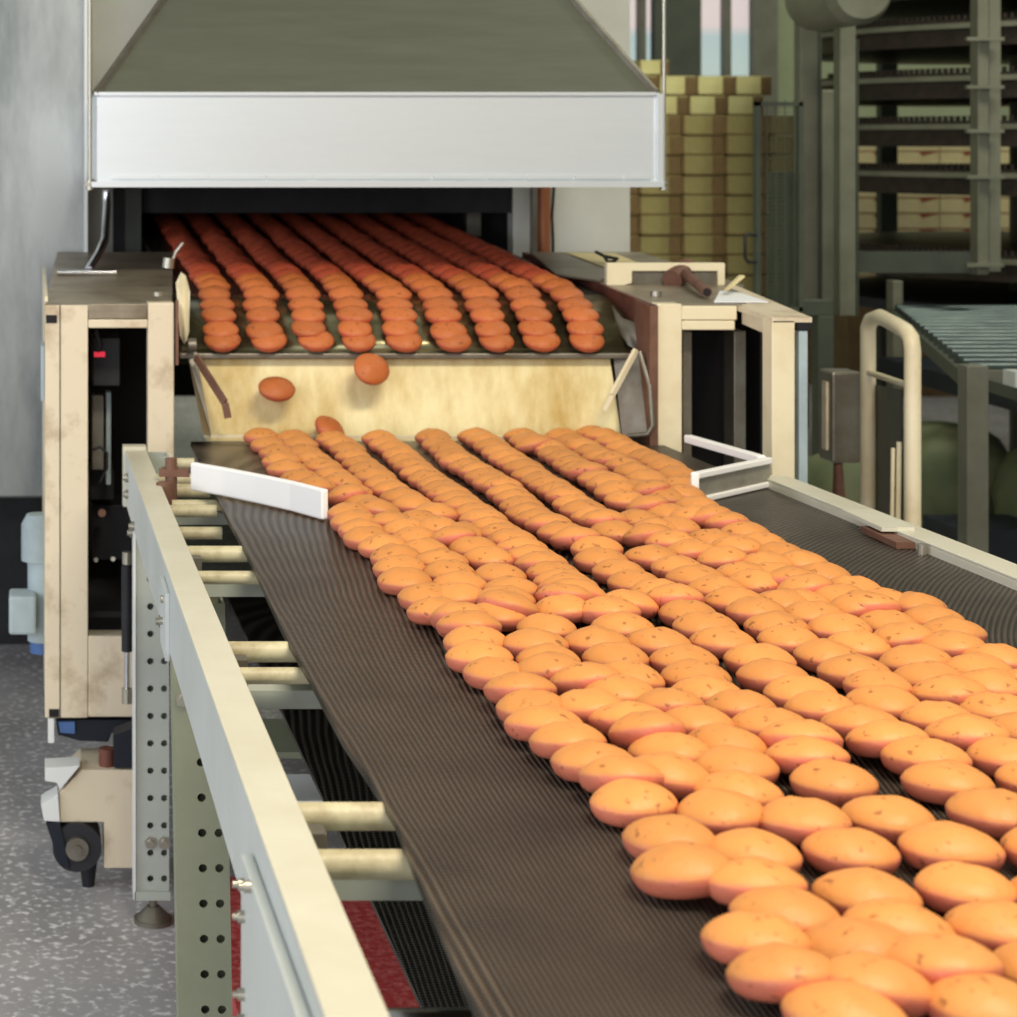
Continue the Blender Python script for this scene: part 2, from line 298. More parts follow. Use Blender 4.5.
# perforated legs
def perf_leg(x0, w, y, ztop, zbot, lean, pitch, hx, m, foot, edge=.004):
    b = MB(); n = 12; r = .0062; x1 = x0+w
    def T(x, z): return (x+(ztop-z)*lean, z)
    # front plate made of cells around the holes
    cols = sorted(hx); cuts = [x0, (cols[0]+cols[1])/2, x1]
    rows = int((ztop-zbot)/pitch); rem = (ztop-zbot)-rows*pitch
    zt_ = ztop
    for k in range(rows+1):
        za = ztop-k*pitch; zb_ = max(zbot, za-pitch)
        if za-zb_ < .004: continue
        for c in range(2):
            xa, xb = cuts[c], cuts[c+1]; cx = cols[c]; czz = (za+zb_)/2
            if za-zb_ < pitch*.8:
                vs = [(*T(xa,zb_),), (*T(xb,zb_),), (*T(xb,za),), (*T(xa,za),)]
                b.add([(p[0], y, p[1]) for p in vs], [[0,1,2,3]]); continue
            sq = []
            for i in range(n):
                t = 2*math.pi*(i+.5)/n; dx, dz = math.cos(t), math.sin(t)
                tx = ((xb-cx) if dx > 0 else (cx-xa))/max(abs(dx),1e-6); tz = (za-czz)/max(abs(dz),1e-6); q = min(tx, tz)
                sq.append((cx+dx*q, czz+dz*q))
            # snap nearest ring points to corners
            for cxn, czn in ((xa,za),(xb,za),(xa,zb_),(xb,zb_)):
                i = min(range(n), key=lambda j: (sq[j][0]-cxn)**2+(sq[j][1]-czn)**2); sq[i] = (cxn, czn)
            hl = [(cx+r*math.cos(2*math.pi*(i+.5)/n), czz+r*math.sin(2*math.pi*(i+.5)/n)) for i in range(n)]
            vs = [T(*p) for p in sq]+[T(*p) for p in hl]
            b.add([(p[0], y, p[1]) for p in vs]+[(T(*p)[0], y+.004, p[1]) for p in hl], [[i, (i+1)%n, n+(i+1)%n, n+i] for i in range(n)]+[[n+i, n+(i+1)%n, 2*n+(i+1)%n, 2*n+i] for i in range(n)])
    D = .045
    for xa in (x0, x1-.004):
        q = [(T(xa,zbot)[0],y+.0005),(T(xa+.004,zbot)[0],y+.0005),(T(xa+.004,zbot)[0],y+D),(T(xa,zbot)[0],y+D)]
        q2 = [(T(xa,ztop)[0],y+.0005),(T(xa+.004,ztop)[0],y+.0005),(T(xa+.004,ztop)[0],y+D),(T(xa,ztop)[0],y+D)]
        b.hull([(p[0],p[1],zbot) for p in q], [(p[0],p[1],ztop) for p in q2])
    b.hull([(T(x0,zbot)[0],y+D,zbot),(T(x1,zbot)[0],y+D,zbot),(T(x1,zbot)[0],y+D+.004,zbot),(T(x0,zbot)[0],y+D+.004,zbot)], [(x0,y+D,ztop),(x1,y+D,ztop),(x1,y+D+.004,ztop),(x0,y+D+.004,ztop)])
    o = b.build('leg', m, conv)
    if foot:
        cx = (x0+x1)/2+.003; f = MB()
        f.cyl((cx,y+.02,zbot), (cx,y+.02,.02), .0075).cyl((cx,y+.02,zbot-.012), (cx,y+.02,zbot-.022), .012, n=6)
        f.cyl((cx,y+.02,.03), (cx,y+.02,.008), .012, .033, n=24).cyl((cx,y+.02,.008), (cx,y+.02,0), .036, n=24)
        f.build('levelling_foot', m_iron, o)
        MB().box(x0-.002, x1+.002, y-.006, y+D+.006, zbot-.016, zbot).build('foot_plate', m, o)
    return o
perf_leg(.191, .062, 3.69, zc(.50,3.69), H-1.385, 0, .0505, (.2185,.2440), m_leg, True)
MB().box(.187, .191, 3.684, 3.73, H-1.40, zc(.50,3.69)).build('leg_edge', m_white, conv)
for x in (.2185,.2440): bolt(x, 3.69, H-1.296, .012, (0,-1,0))
bolt(.2185, 3.69, H-.70, .012, (0,-1,0))
perf_leg(.197, .076, 2.83, zc(.592,2.83), .08, .018, .05, (.235,.2585), m_legdark, True)
perf_leg(1.24, .04, 3.2, zc(.592,3.2), .08, 0, .05, (1.25,1.27), m_leg, True)
perf_leg(1.24, .04, 2.0, zc(.592,2.0), .08, 0, .05, (1.25,1.27), m_leg, True)
bolt(.214, 2.83, H-.79, .012, (0,-1,0))
# wide gusset plate of the near leg on the outside of the rail
MB().hull([(.164,1.22,.0),(.1735,1.22,.0),(.1735,1.57,.0),(.164,1.57,.0)], [(.164,1.22,zc(.515,1.22)),(.1735,1.22,zc(.515,1.22)),(.1735,1.57,zc(.525,1.57)),(.164,1.57,zc(.525,1.57))]).build('gusset_plate', m_railside, conv, bevel=.001)
for y, a in ((1.545,.60),(1.545,.575),(1.545,.66),(1.545,.68),(1.50,.56)): bolt(.164, y, H-a, .005)
# guides across the belt
def guide(pts, h, th, m, name='guide_rail', mats=None):
    n = len(pts); A = []; B = []
    nor = []
    for i in range(n):
        d = Vector(pts[min(i+1,n-1)])-Vector(pts[max(i-1,0)]); nor.append(Vector((d.y, -d.x, 0)).normalized())
    g = MB()
    ring = lambda dz: None
    vs = []
    for i, p in enumerate(pts):
        p = Vector(p); q = p-nor[i]*th
        vs += [p, q, q+Vector((0,0,h)), p+Vector((0,0,h))]
    fs = [[0,1,2,3], [4*(n-1)+k for k in (3,2,1,0)]]
    for i in range(n-1):
        for k in range(4): fs.append([4*i+k, 4*i+(k+1)%4, 4*i+4+(k+1)%4, 4*i+4+k])
    g.add(vs, fs); return g.build(name, m, conv, bevel=.003)
gp = []
for u, v in ((190,492),(222,498),(255,505),(290,513),(322,522)):
    x, y, z = onbelt(u, v); gp.append((x, y, z+.003))
g1 = guide(gp, .046, .012, m_guide); g1['label'] = 'curved white guide strip at the left of the belt'
x0, y0, z0 = onbelt(694, 504); x1, y1, z1 = onbelt(768, 487)
MB().bar((x0,y0,z0+.025), (x1,y1,z1+.025), .006, .036).build('guide_face', m_guideface, conv)
g = MB().bar((x0,y0-.004,z0+.006), (x1,y1-.004,z1+.006), .012, .009).bar((x0,y0-.004,z0+.046), (x1,y1-.004,z1+.046), .014, .010).bar((x0,y0-.004,z0+.002), (x0,y0-.004,z0+.05), .009, .012, up=(1,0,0))
x2, y2, z2 = onbelt(688, 443, .47)
g.bar((x1-.01,y1,z1+.046), (x2,y2,z1+.042), .016, .014)
g = g.build('guide_rail', m_guide, conv, bevel=.002); g['label'] = 'white edged guide at the right of the belt'
x, y, z = gp[0]
MB().cyl((x-.03,y+.02,z-.02),(x-.03,y+.02,z+.05),.010).box(x-.05,x+.0,y+.01,y+.03,z+.02,z+.032).cyl((x-.045,y-.03,z-.03),(x-.045,y-.03,z+.018),.013).build('guide_clamp', m_rust, conv)
# gas strut beside the end of the conveyor
st = thing('gas_strut', P(126,690,3.8), 'dark slim gas strut hanging upright beside the first perforated leg', 'strut')
MB().cyl(P(127,651,3.8), P(127,565,3.8), .0105).build('cylinder', m_dark, st)
MB().cyl(P(127,690,3.8), P(127,651,3.8), .0055).build('piston_rod', m_chrome, st)
MB().cyl(P(127,703,3.8), P(127,688,3.8), .010).cyl(P(127,564,3.8), P(127,552,3.8), .009).build('end_fitting', m_zinc, st)
tag(MB().box(.33, 1.12, 3.15, 3.80, .0, .05).build('catch_tray', m_redmat), 'rough red catch tray on the floor under the conveyor', 'tray')

# ---------------------------------------------------------------- oven body with its mouth
oven = thing('tunnel_oven', (.9, 6, 0), 'pale metal tunnel oven with a dark mouth behind the extractor hood', 'oven')
OY = 5.35
xl, xm0, xm1, xr = X(88,OY), X(113,OY), X(513,OY), X(630,OY)
b = MB(); zb = Z(262,OY)-.02; zt = Z(170,OY)
b.box(xl, xm0, OY, OY+.06, .0, 3.2).box(xm1, xr, OY, OY+.06, .0, 3.2).box(xm0, xm1, OY, OY+.06, zt, 3.2)
b.build('front_panel', m_panel, oven); MB().box(xm0+.002, xm1-.002, OY+.01, OY+.05, Z(213,OY), zt-.002).build('dark_lintel', m_dark, oven)  # dark lintel band added to block light and keep the mouth dark
b = MB().box(xm0-.02, xm0, OY+.06, 9, .5, zt).box(xm1, xm1+.02, OY+.06, 9, .5, zt).box(xm0, xm1, OY+.06, 9, zt, zt+.02).box(xm0, xm1, 8.98, 9, .3, zt)
b.build('tunnel_lining', m_black, oven)
MB().box(xr-.02, xr, OY+.06, 9, .3, 3.2).box(xl, xl+.02, OY+.06, 9, .3, 3.2).box(xl, xr, OY+.06, 9, 3.18, 3.2).build('body_shell', m_panel, oven)
MB().box(X(125,OY-.05), X(141,OY-.05), OY-.06, OY-.01, Z(262,OY), zt).build('mouth_post', m_greyd, oven)
MB().box(X(466,OY+.25), X(480,OY+.25), OY+.24, OY+.28, Z(236,OY+.25), zt).build('inner_strip', m_iron, oven)
MB().box(X(113,OY-.02), X(126,OY-.02), OY-.03, OY-.002, Z(262,OY), zt).build('mouth_seal', m_dark, oven)
MB().box(X(530,OY), X(539,OY), OY-.03, OY-.001, Z(262,OY), zt+.1).build('door_edge', m_iron, oven)
MB().cyl(P(544,262,OY-.03), P(544,120,OY-.03), .017).build('pipe', m_pipe, oven)
MB().tube([P(553,262,OY-.03), P(553,240,OY-.03), P(552,215,OY-.03), P(554,187,OY-.03), P(554,120,OY-.03)], .004, 8).build('cable', m_dark, oven)
# tall brushed steel cabinet at the left
cb = thing('steel_cabinet', (-.55, 5.2, 0), 'tall brushed stainless steel cabinet filling the left edge', 'cabinet')
MB().box(-1.6, .139, 5.04, 6.6, Z(498,5.04), 3.2).build('body', m_steel, cb, bevel=.006)
MB().box(-1.6, .12, 5.75, 6.5, .0, Z(500,5.04)).build('shade_plinth', m_dark, cb)  # dark block stands in for the unlit space under the cabinet
MB().box(.131, .139, 5.0, 5.035, Z(260,5.0), 3.2).build('edge_trim', m_white, cb)
# motor
mo = thing('gear_motor', P(30,650,4.3), 'pale blue grey gear motor hanging beside the left end cabinet', 'motor')
yq = 4.3
MB().cyl(P(38,560,yq), P(38,524,yq), .036, n=24).cyl(P(38,524,yq), P(38,514,yq), .036, .024, n=24).build('motor_housing', m_motor, mo)
MB().cyl(P(42,640,yq), P(42,560,yq), .031, n=24).cyl(P(42,560,yq), P(42,556,yq), .036, n=24).build('gearbox', m_motor, mo)
MB().box(*sorted((X(9,yq-.06), X(36,yq-.06))), yq-.08, yq-.0, Z(626,yq), Z(588,yq)).build('terminal_box', m_motor, mo, bevel=.006)
MB().cyl(P(41,652,yq), P(41,640,yq), .024, n=20).build('end_cap', m_bluecap, mo)
MB().box(X(40,yq), X(52,yq)+.03, yq+.02, yq+.05, Z(600,yq), Z(585,yq)).build('mounting_arm', m_iron, mo)

# ---------------------------------------------------------------- extractor hood
hood = thing('extractor_hood', (.74, 4.6, Z(187,4.3)), 'large sheet metal extractor hood tapering upward above the oven mouth', 'hood')
HY = 4.3; hx0, hx1 = X(97,HY), X(656,HY); hb, ht = Z(182,HY), Z(94,HY); HB = 5.345
b = MB()
for q in ((hx0,hx1,HY,HY+.006),(hx0,hx1,HB-.006,HB),(hx0,hx0+.006,HY+.006,HB-.006),(hx1-.006,hx1,HY+.006,HB-.006)):
    b.box(*q, hb, ht)
b.build('skirt', m_hood, hood, bevel=.001)
ax0, ax1 = .428, 1.10; az = Z(-75,4.65)
bot = [(hx0,HY,ht),(hx1,HY,ht),(hx1,HB,ht),(hx0,HB,ht)]; top = [(ax0,4.65,az),(ax1,4.65,az),(ax1,5.15,az),(ax0,5.15,az)]
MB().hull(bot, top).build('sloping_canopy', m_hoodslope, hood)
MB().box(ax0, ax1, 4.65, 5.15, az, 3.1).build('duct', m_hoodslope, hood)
MB().bar((hx0-.002,HY-.004,ht), (ax0-.002,4.646,az), .012, .012).build('corner_seam', m_iron, hood); MB().bar((hx1+.002,HY-.004,ht), (ax1+.002,4.646,az), .012, .012).build('corner_seam', m_iron, hood)
b = MB().box(hx0-.012, hx1+.012, HY-.018, HY-.001, Z(187,HY), Z(181.5,HY)).box(hx1, hx1+.012, HY-.012, HY+.01, Z(183,HY), ht)
b.box(hx0-.006, hx1+.004, HY-.008, HY+.001, ht-.003, ht+.004)
b.build('bottom_lip', m_hood, hood)
n = 12
for k, (ua, ub) in enumerate(((112,158),(160,208),(210,265),(267,312),(315,372),(374,430),(432,486),(488,524),(526,572),(574,622),(624,650))):
    MB().box(X(ua,HY), X(ub,HY), HY-.006, HY, Z(179,HY), Z(175,HY)).build('flange_tab', m_hood, hood)
for u in (90, 664):
    r = MB().cyl(P(u,187,HY), (X(u,HY),HY,3.1), .0042, n=10); o = r.build('hanger_rod', m_zinc, hood)
    MB().cyl(P(u,190,HY), P(u,186,HY), .009, n=6).cyl(P(u,184,HY), P(u,181,HY), .009, n=6).build('nut', m_zinc, o)
    MB().box(*sorted((X(u,HY)-.012, X(97 if u < 300 else 656,HY))), HY-.01, HY+.01, Z(185,HY), Z(182.5,HY)).build('hanger_tab', m_zinc, o)

# ---------------------------------------------------------------- outfeed of the oven: nose, belt, chute, end cabinets
out = thing('oven_outfeed', (.7, 4.3, 0), 'worn cream painted outfeed frame with two end cabinets in front of the oven', 'oven outfeed')
def htop(y): return .48-.04*y            # fall of the cabinet tops below the eye
PR = [(8.9,.081),(4.35,.3215),(4.24,.328),(4.17,.336),(4.12,.347),(4.08,.362),(4.05,.380),(4.03,.400),(4.015,.424)]
bx0, bx1 = .30, 1.21
MB().strip([(bx0,y,H-h) for y, h in PR[:3]], [(bx1,y,H-h) for y, h in PR[:3]], (0,0,-.012)).build('oven_belt', m_belt2, out)
MB().strip([(bx0,y,H-h) for y, h in PR[2:]], [(bx1,y,H-h) for y, h in PR[2:]], (0,.03,-.03), True).build('nose_drum', m_drum, out)
MB().box(bx0-.005, bx1+.06, 3.995, 4.06, H-.437, H-.4265).build('lip_plate', m_iron, out, bevel=.002)
# chute
cy0, cy1 = 4.02, 3.985; t0, t1 = H-.44, Z(441,3.985)
A = [(X(196+i*(610-196)/12,cy0), cy0+.0*math.sin(i), t0) for i in range(13)]; B = [(X(206+i*(622-206)/12,cy1), cy1, t1) for i in range(13)]
MB().strip(A, B, (0,.005,0)).build('chute', m_chute, out)
MB().add([P(187,352,4.0),P(196,352,4.0),P(212,437,3.95),P(203,434,3.9), P(187,352,4.03),P(196,352,4.03),P(212,437,3.98),P(203,434,3.93)], [[0,1,2,3],[7,6,5,4],[0,4,5,1],[1,5,6,2],[2,6,7,3],[3,7,4,0]]).build('chute_side', m_iron, out)
MB().bar(P(196,357,3.97), P(225,403,3.9), .006, .016).bar(P(225,403,3.9), P(228,418,3.9), .006,.014).build('chute_stay', m_rust, out)
MB().bar(P(204,436,3.95), P(626,438,3.95), .006, .006).build('chute_hem', m_creamy, out)
MB().add([P(613,352,4.02),P(640,355,3.99),P(652,400,3.93),P(650,433,3.93),P(622,436,3.96), P(613,352,4.04),P(640,355,4.01),P(652,400,3.95),P(650,433,3.95),P(622,436,3.98)], [[4,3,2,1,0],[5,6,7,8,9]]+[[i,(i+1)%5,5+(i+1)%5,5+i] for i in range(5)]).build('chute_side', m_iron, out)
MB().bar(P(636,350,3.96), P(612,395,3.93), .008, .010).bar(P(612,395,3.93), P(604,410,3.93), .006,.008).build('chute_stay', m_creamy, out)
MB().tube([P(640,352,3.95), P(650,385,3.92), P(653,425,3.91), P(648,434,3.91), P(628,436,3.93)], .005, 8).build('chute_rim', m_iron, out)
# left end cabinet
YF = 3.92
def beam(u0, u1, v0, v1, y0, y1, name, m, parent=out, bev=.002, lab=None):
    o = MB().box(X(u0,y0), X(u1,y0), y0, y1, Z(v1,y0), Z(v0,y0)).build(name, m, parent, bevel=bev)
    if lab: o['label'] = lab
    return o
def slab(pts, th, name, m, parent=out, bev=.0):     # pts on plan (x, y), follows the cabinet top plane
    return MB().hull([(x,y,H-htop(y)-th) for x, y in pts], [(x,y,H-htop(y)) for x, y in pts]).build(name, m, parent, bevel=bev)
slab([(X(45,YF),YF+.001),(X(172,YF),YF+.001),(.352,5.0),(.0625,5.0)], .012, 'top_plate', m_top)
lp = beam(45, 88, 305, 718, YF, YF+.05, 'end_post', m_cream, lab='outer post of left end cabinet')
beam(148, 174, 303, 470, YF, YF+.05, 'end_post', m_cream)
beam(88.3, 147.7, 304, 319, YF+.002, YF+.02, 'top_rail', m_top); beam(88.3, 147.7, 319.5, 328, YF, YF+.04, 'top_rail', m_cream)
beam(88.3, 136, 636, 717, YF, YF+.05, 'bottom_panel', m_cream)
MB().box(X(59.5,YF), X(60.5,YF), YF-.001, YF+.002, Z(718,YF), Z(305,YF)).box(X(46,YF),X(57,YF),YF-.002,YF+.002,Z(323,YF),Z(315,YF)).box(X(49,YF),X(59,YF),YF-.002,YF+.002,Z(717,YF),Z(709,YF)).build('post_groove', m_black, lp)
MB().box(X(48,YF), X(54,YF), YF+.0, YF+.03, Z(743,YF), Z(718.5,YF)).build('post_foot', m_white, lp)
MB().box(X(45,YF), X(45,YF)+.006, YF+.055, 4.9, Z(717,YF), H-.31).build('side_panel', m_creamy, out)
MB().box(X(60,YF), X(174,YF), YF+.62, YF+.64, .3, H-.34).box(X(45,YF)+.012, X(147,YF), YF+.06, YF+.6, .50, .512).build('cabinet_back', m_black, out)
MB().box(X(41,YF), X(44.5,YF), YF+.02, YF+.12, Z(402,YF), Z(347,YF)).build('switch_plate', m_motor, out)
beam(93, 120, 338, 386, YF+.12, YF+.22, 'control_unit', m_dark); beam(94, 105, 352, 357, YF+.115, YF+.122, 'indicator', m_redled, bev=0)
beam(92, 104, 395, 470, YF+.2, YF+.23, 'inner_bracket', m_iron); beam(106, 111, 392, 485, YF+.2, YF+.23, 'inner_bracket', m_motor)
beam(90, 114, 470, 500, YF+.25, YF+.4, 'bearing_block', m_dark); beam(92, 134, 505, 560, YF+.3, YF+.45, 'gear_case', m_dark)
MB().cyl(P(102,513,YF+.12), P(102,513,YF+.25), .008).build('bearing_cap', m_rust, out)
MB().tube([P(92,450,YF+.15),P(100,447,YF+.15),P(107,453,YF+.15),P(107,468,YF+.15),P(100,482,YF+.15)], .003, 8).build('cable', m_rubber, out); MB().tube([P(96,330,YF+.1),P(100,345,YF+.1),P(97,352,YF+.1)], .004, 8).build('cable', m_rubber, out)
MB().box(X(135,YF), X(147,YF), YF+.1, YF+.2, Z(600,YF), Z(470,YF)).build('inner_column', m_dark, out)
for q, v in (((96,560)), ((113,559)), ((98,602))): MB().cyl(P(q,v,YF+.28), P(q,v,YF+.30), .005, n=8).build('bolt', m_zinc, out)
# strips and flaps between left cabinet and chute
MB().bar(P(177,300,YF-.01), P(177,365,YF-.01), .004, .006, up=(1,0,0)).build('edge_strip', m_rust, out)
MB().strip([P(176,283,4.0),P(181,272,4.05),P(186,276,4.05),P(190,292,4.02)], [P(180,335,3.98),P(184,345,4.0),P(187,340,4.0),P(189,332,4.0)], (0,.004,0), True).build('side_flap', m_creamy, out)
MB().tube([P(166,262,4.2),P(172,263,4.2),P(176,252,4.2),P(183,243,4.2)], .004, 8).cyl(P(168,268,4.2), P(169,258,4.2), .012).build('hook', m_zinc, out)
MB().cyl(P(158,296,3.97), P(158,292,3.97), .010, n=12).build('bolt', m_zinc, out)
MB().cyl(P(188,345,3.98), P(196,345,3.98), .014, n=12).build('bearing', m_iron, out)
# handle on the left top
tag(MB().cyl((.056,4.45,H-.302+.007), (.187,4.45,H-.302+.007), .0075, n=12).tube([(.126,4.46,H-.29),P(98,255,4.62),P(105,240,4.7),P(107,205,4.8),P(106,190,4.8)], .0095, 10).build('lever_handle', [m_chrome]), 'chrome T bar with black hose lying on the left end cabinet', 'handle')
# caster group under left cabinet
cs = thing('caster_unit', P(90,882,3.8), 'dirty white swivel caster bracket with black wheel under left end cabinet', 'caster')
cy = 3.84
poly = [(60,793),(82,770),(133,770),(133,868),(104,868),(104,822),(60,822)]
def pplate(poly, y0, y1, name, m, parent, bev=.001):
    n = len(poly); vs = [P(u,v,y0) for u, v in poly]+[(X(u,y0), y1, Z(v,y0)) for u, v in poly]
    return MB().add(vs, [list(range(n)), list(range(n,2*n))[::-1]]+[[i,(i+1)%n,n+(i+1)%n,n+i] for i in range(n)]).build(name, m, parent, bevel=bev)
pplate(poly, cy, cy+.14, 'bracket', m_cream, cs)
pplate([(45,768),(80,766),(60,790),(57,783),(45,781)], cy-.01, cy+.05, 'brake_lever', m_white, cs)
pplate([(41,805),(58,795),(60,822),(44,821)], cy-.01, cy+.05, 'brake_pedal', m_white, cs)
cc = P(77,846,cy-.0)
o = MB().cyl((cc[0],cy-.01,cc[2]), (cc[0],cy+.07,cc[2]), .047, n=32).build('wheel', m_rubber, cs)
MB().cyl((cc[0],cy-.02,cc[2]), (cc[0],cy-.01,cc[2]), .022, n=24).cyl((cc[0],cy-.026,cc[2]), (cc[0],cy-.02,cc[2]), .009, n=12).build('hub', m_iron, o)
pplate([(46,824),(60,823),(70,868),(60,866),(53,845)], cy-.015, cy+.03, 'fork', m_navy, cs)
MB().cyl((X(89,cy), cy+.05, Z(862,cy)), (X(89,cy), cy+.05, 0), .02, .012, n=12).build('floor_stop', m_dark, cs)
pplate([(114,735),(133,728),(133,768),(114,768)], cy, cy+.05, 'jack_block', m_navy, cs)
MB().cyl(P(107,768,cy+.03), P(107,748,cy+.03), .016).build('jack_nut', m_redpaint, cs)
pplate([(56,720),(133,720),(133,735),(112,733),(108,742),(80,741),(58,735)], cy+.1, cy+.3, 'undertray', m_navy, cs)
pplate([(58,722),(75,722),(75,734),(60,733)], cy+.09, cy+.12, 'blue_cover', m_bluecap, cs)
# right end cabinet
RX0 = 1.222
slab([(RX0,YF+.001),(X(742,YF),YF+.001),(1.52,4.27),(1.52,5.0),(1.233,5.0)], .012, 'top_plate', m_top)
MB().hull([(X(742,YF),YF,H-.36),(X(742,YF)+.05,YF,H-.36),(X(797,3.72),3.74,H-.365),(X(772,3.72),3.74,H-.365)][::1], [(X(742,YF),YF+.001,H-htop(YF)+.001),(X(742,YF)+.07,YF+.1,H-htop(YF)+.001),(X(812,3.72),3.74,H-htop(3.72)),(X(772,3.72),3.74,H-htop(3.72))]).build('corner_brace', m_cream, out)
MB().hull([(X(740,YF),YF+.1,H-htop(YF)-.01),(X(772,3.72),3.72,H-htop(3.72)-.008),(X(812,3.72),3.72,H-htop(3.72)-.008),(1.50,4.3,H-htop(4.3)-.01)], [(X(740,YF),YF+.1,H-htop(YF)+.001),(X(772,3.72),3.72,H-htop(3.72)+.001),(X(812,3.72),3.72,H-htop(3.72)+.001),(1.50,4.3,H-htop(4.3)+.001)]).build('corner_top', m_cream, out)
beam(657, 682, 304, 475, YF, YF+.05, 'end_post', m_creamy); beam(682.3, 737, 306, 320, YF-.002, YF+.03, 'top_rail', m_creamy); beam(682.3, 735, 320.5, 330, YF, YF+.03, 'top_rail', m_creamy)
p = beam(772, 795, 320, 490, 3.72, 3.77, 'end_post', m_creamy); beam(799, 808, 329, 490, 3.725, 3.765, 'outer_strip', m_motor); beam(797, 811, 321, 331, 3.722, 3.76, 'strip_cap', m_black)
beam(683, 692, 331, 475, YF+.06, YF+.1, 'inner_column', m_iron); beam(734, 746, 331, 475, YF+.10, YF+.16, 'inner_column', m_iron)
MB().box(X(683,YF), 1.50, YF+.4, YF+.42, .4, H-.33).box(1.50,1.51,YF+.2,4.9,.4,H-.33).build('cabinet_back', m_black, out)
MB().hull([(RX0-.008,YF,H-.66),(RX0,YF,H-.66),(1.233,5.0,H-.66),(1.225,5.0,H-.66)], [(RX0-.008,YF,H-htop(YF)),(RX0,YF,H-htop(YF)),(1.233,5.0,H-htop(5.0)),(1.225,5.0,H-htop(5.0))]).build('inner_side', m_redpaint, out)
MB().hull([(RX0-.012,YF-.004,H-.60),(RX0+.004,YF-.004,H-.60),(RX0+.004,YF+.10,H-.60),(RX0-.012,YF+.10,H-.60)], [(RX0-.012,YF-.004,H-.325),(RX0+.004,YF-.004,H-.325),(RX0+.004,YF+.10,H-.32),(RX0-.012,YF+.10,H-.32)]).build('edge_cover', m_rust, out)
MB().strip([P(612,305,4.1),P(622,318,4.05),P(634,322,4.02),P(644,325,4.0)], [P(618,330,4.05),P(628,345,4.0),P(636,350,4.0),P(643,352,3.98)], (0,.004,0), True).build('side_flap', m_iron, out)
# loose things on the right cabinet top
def on_top(u, v):   # point on the cabinet top plane
    y = .48/((v-V0)/F+.04); return (X(u,y), y, H-htop(y))
def sheet(pts, th, name, m, label, cat):
    q = [on_top(u, v) for u, v in pts]; n = len(q)
    o = MB().add([(x,y,z+.001) for x,y,z in q]+[(x,y,z+.001+th) for x,y,z in q], [list(range(n))[::-1], list(range(n,2*n))]+[[i,(i+1)%n,n+(i+1)%n,n+i] for i in range(n)]).build(name, m)
    return tag(o, label, cat)
sheet([(530,254),(562,254),(612,275),(600,283),(556,276)], .004, 'sheet_metal_scrap', m_iron, 'bent grey sheet metal scrap at the back of the right cabinet top', 'metal sheet')
sheet([(566,254),(615,255),(640,265),(610,270)], .003, 'card_sheet', m_cartonw, 'pale yellow card lying at the back of the right cabinet top', 'card')
sheet([(714,303),(720,292),(740,294),(768,303)], .002, 'paper_sheet', m_paper, 'white paper sheet on the front right of the right cabinet top', 'paper')
fx = thing('flat_bracket', on_top(680,285), 'cream rectangular bracket frame with dark slot standing on the right cabinet top', 'bracket')
yb = on_top(670,285)[1]
pplate([(607,263),(725,263),(725,287),(718,287),(718,271),(632,271),(632,283),(607,290)], yb, yb+.02, 'frame', m_creamy, fx)
pplate([(632,271),(718,271),(718,285),(632,285)], yb+.008, yb+.014, 'slot_panel', m_iron, fx)
tl = thing('pipe_wrench_handle', on_top(690,292), 'rusty brown steel pipe tool lying across the right cabinet top', 'tool')
MB().cyl(P(681,270,4.30), P(707,292,4.02), .0105, n=16).build('handle', m_rust, tl)
MB().cyl(P(672,280,4.25), P(688,268,4.30), .022, n=16).build('head', m_rust, tl)
MB().cyl(P(706.6,291.6,4.022), P(707.2,292.2,4.014), .0075, n=16).build('bore', m_black, tl)
tag(MB().hull([P(724,291,4.05),P(729,290,4.05),P(745,277,4.1),P(740,277,4.1)], [P(724,289,4.07),P(729,288,4.07),P(744,275,4.12),P(739,275,4.12)]).build('wooden_splinter', m_cartonw), 'thin pale splinter sticking up at the edge of right cabinet top', 'splinter')
tag(MB().tube([P(596,252,4.75),P(604,256,4.7),P(608,262,4.65),P(616,261,4.65)], .004, 8).tube([P(604,256,4.7),P(618,259,4.68)], .004, 8).build('bent_wire', m_dark), 'short dark bent wire on the back of right cabinet top', 'wire')
tag(MB().cyl(on_top(656,296), tuple(Vector(on_top(656,296))+Vector((0,0,.01))), .011, n=6).build('loose_bolt', m_zinc), 'zinc bolt head at the front left corner of right cabinet top', 'bolt')

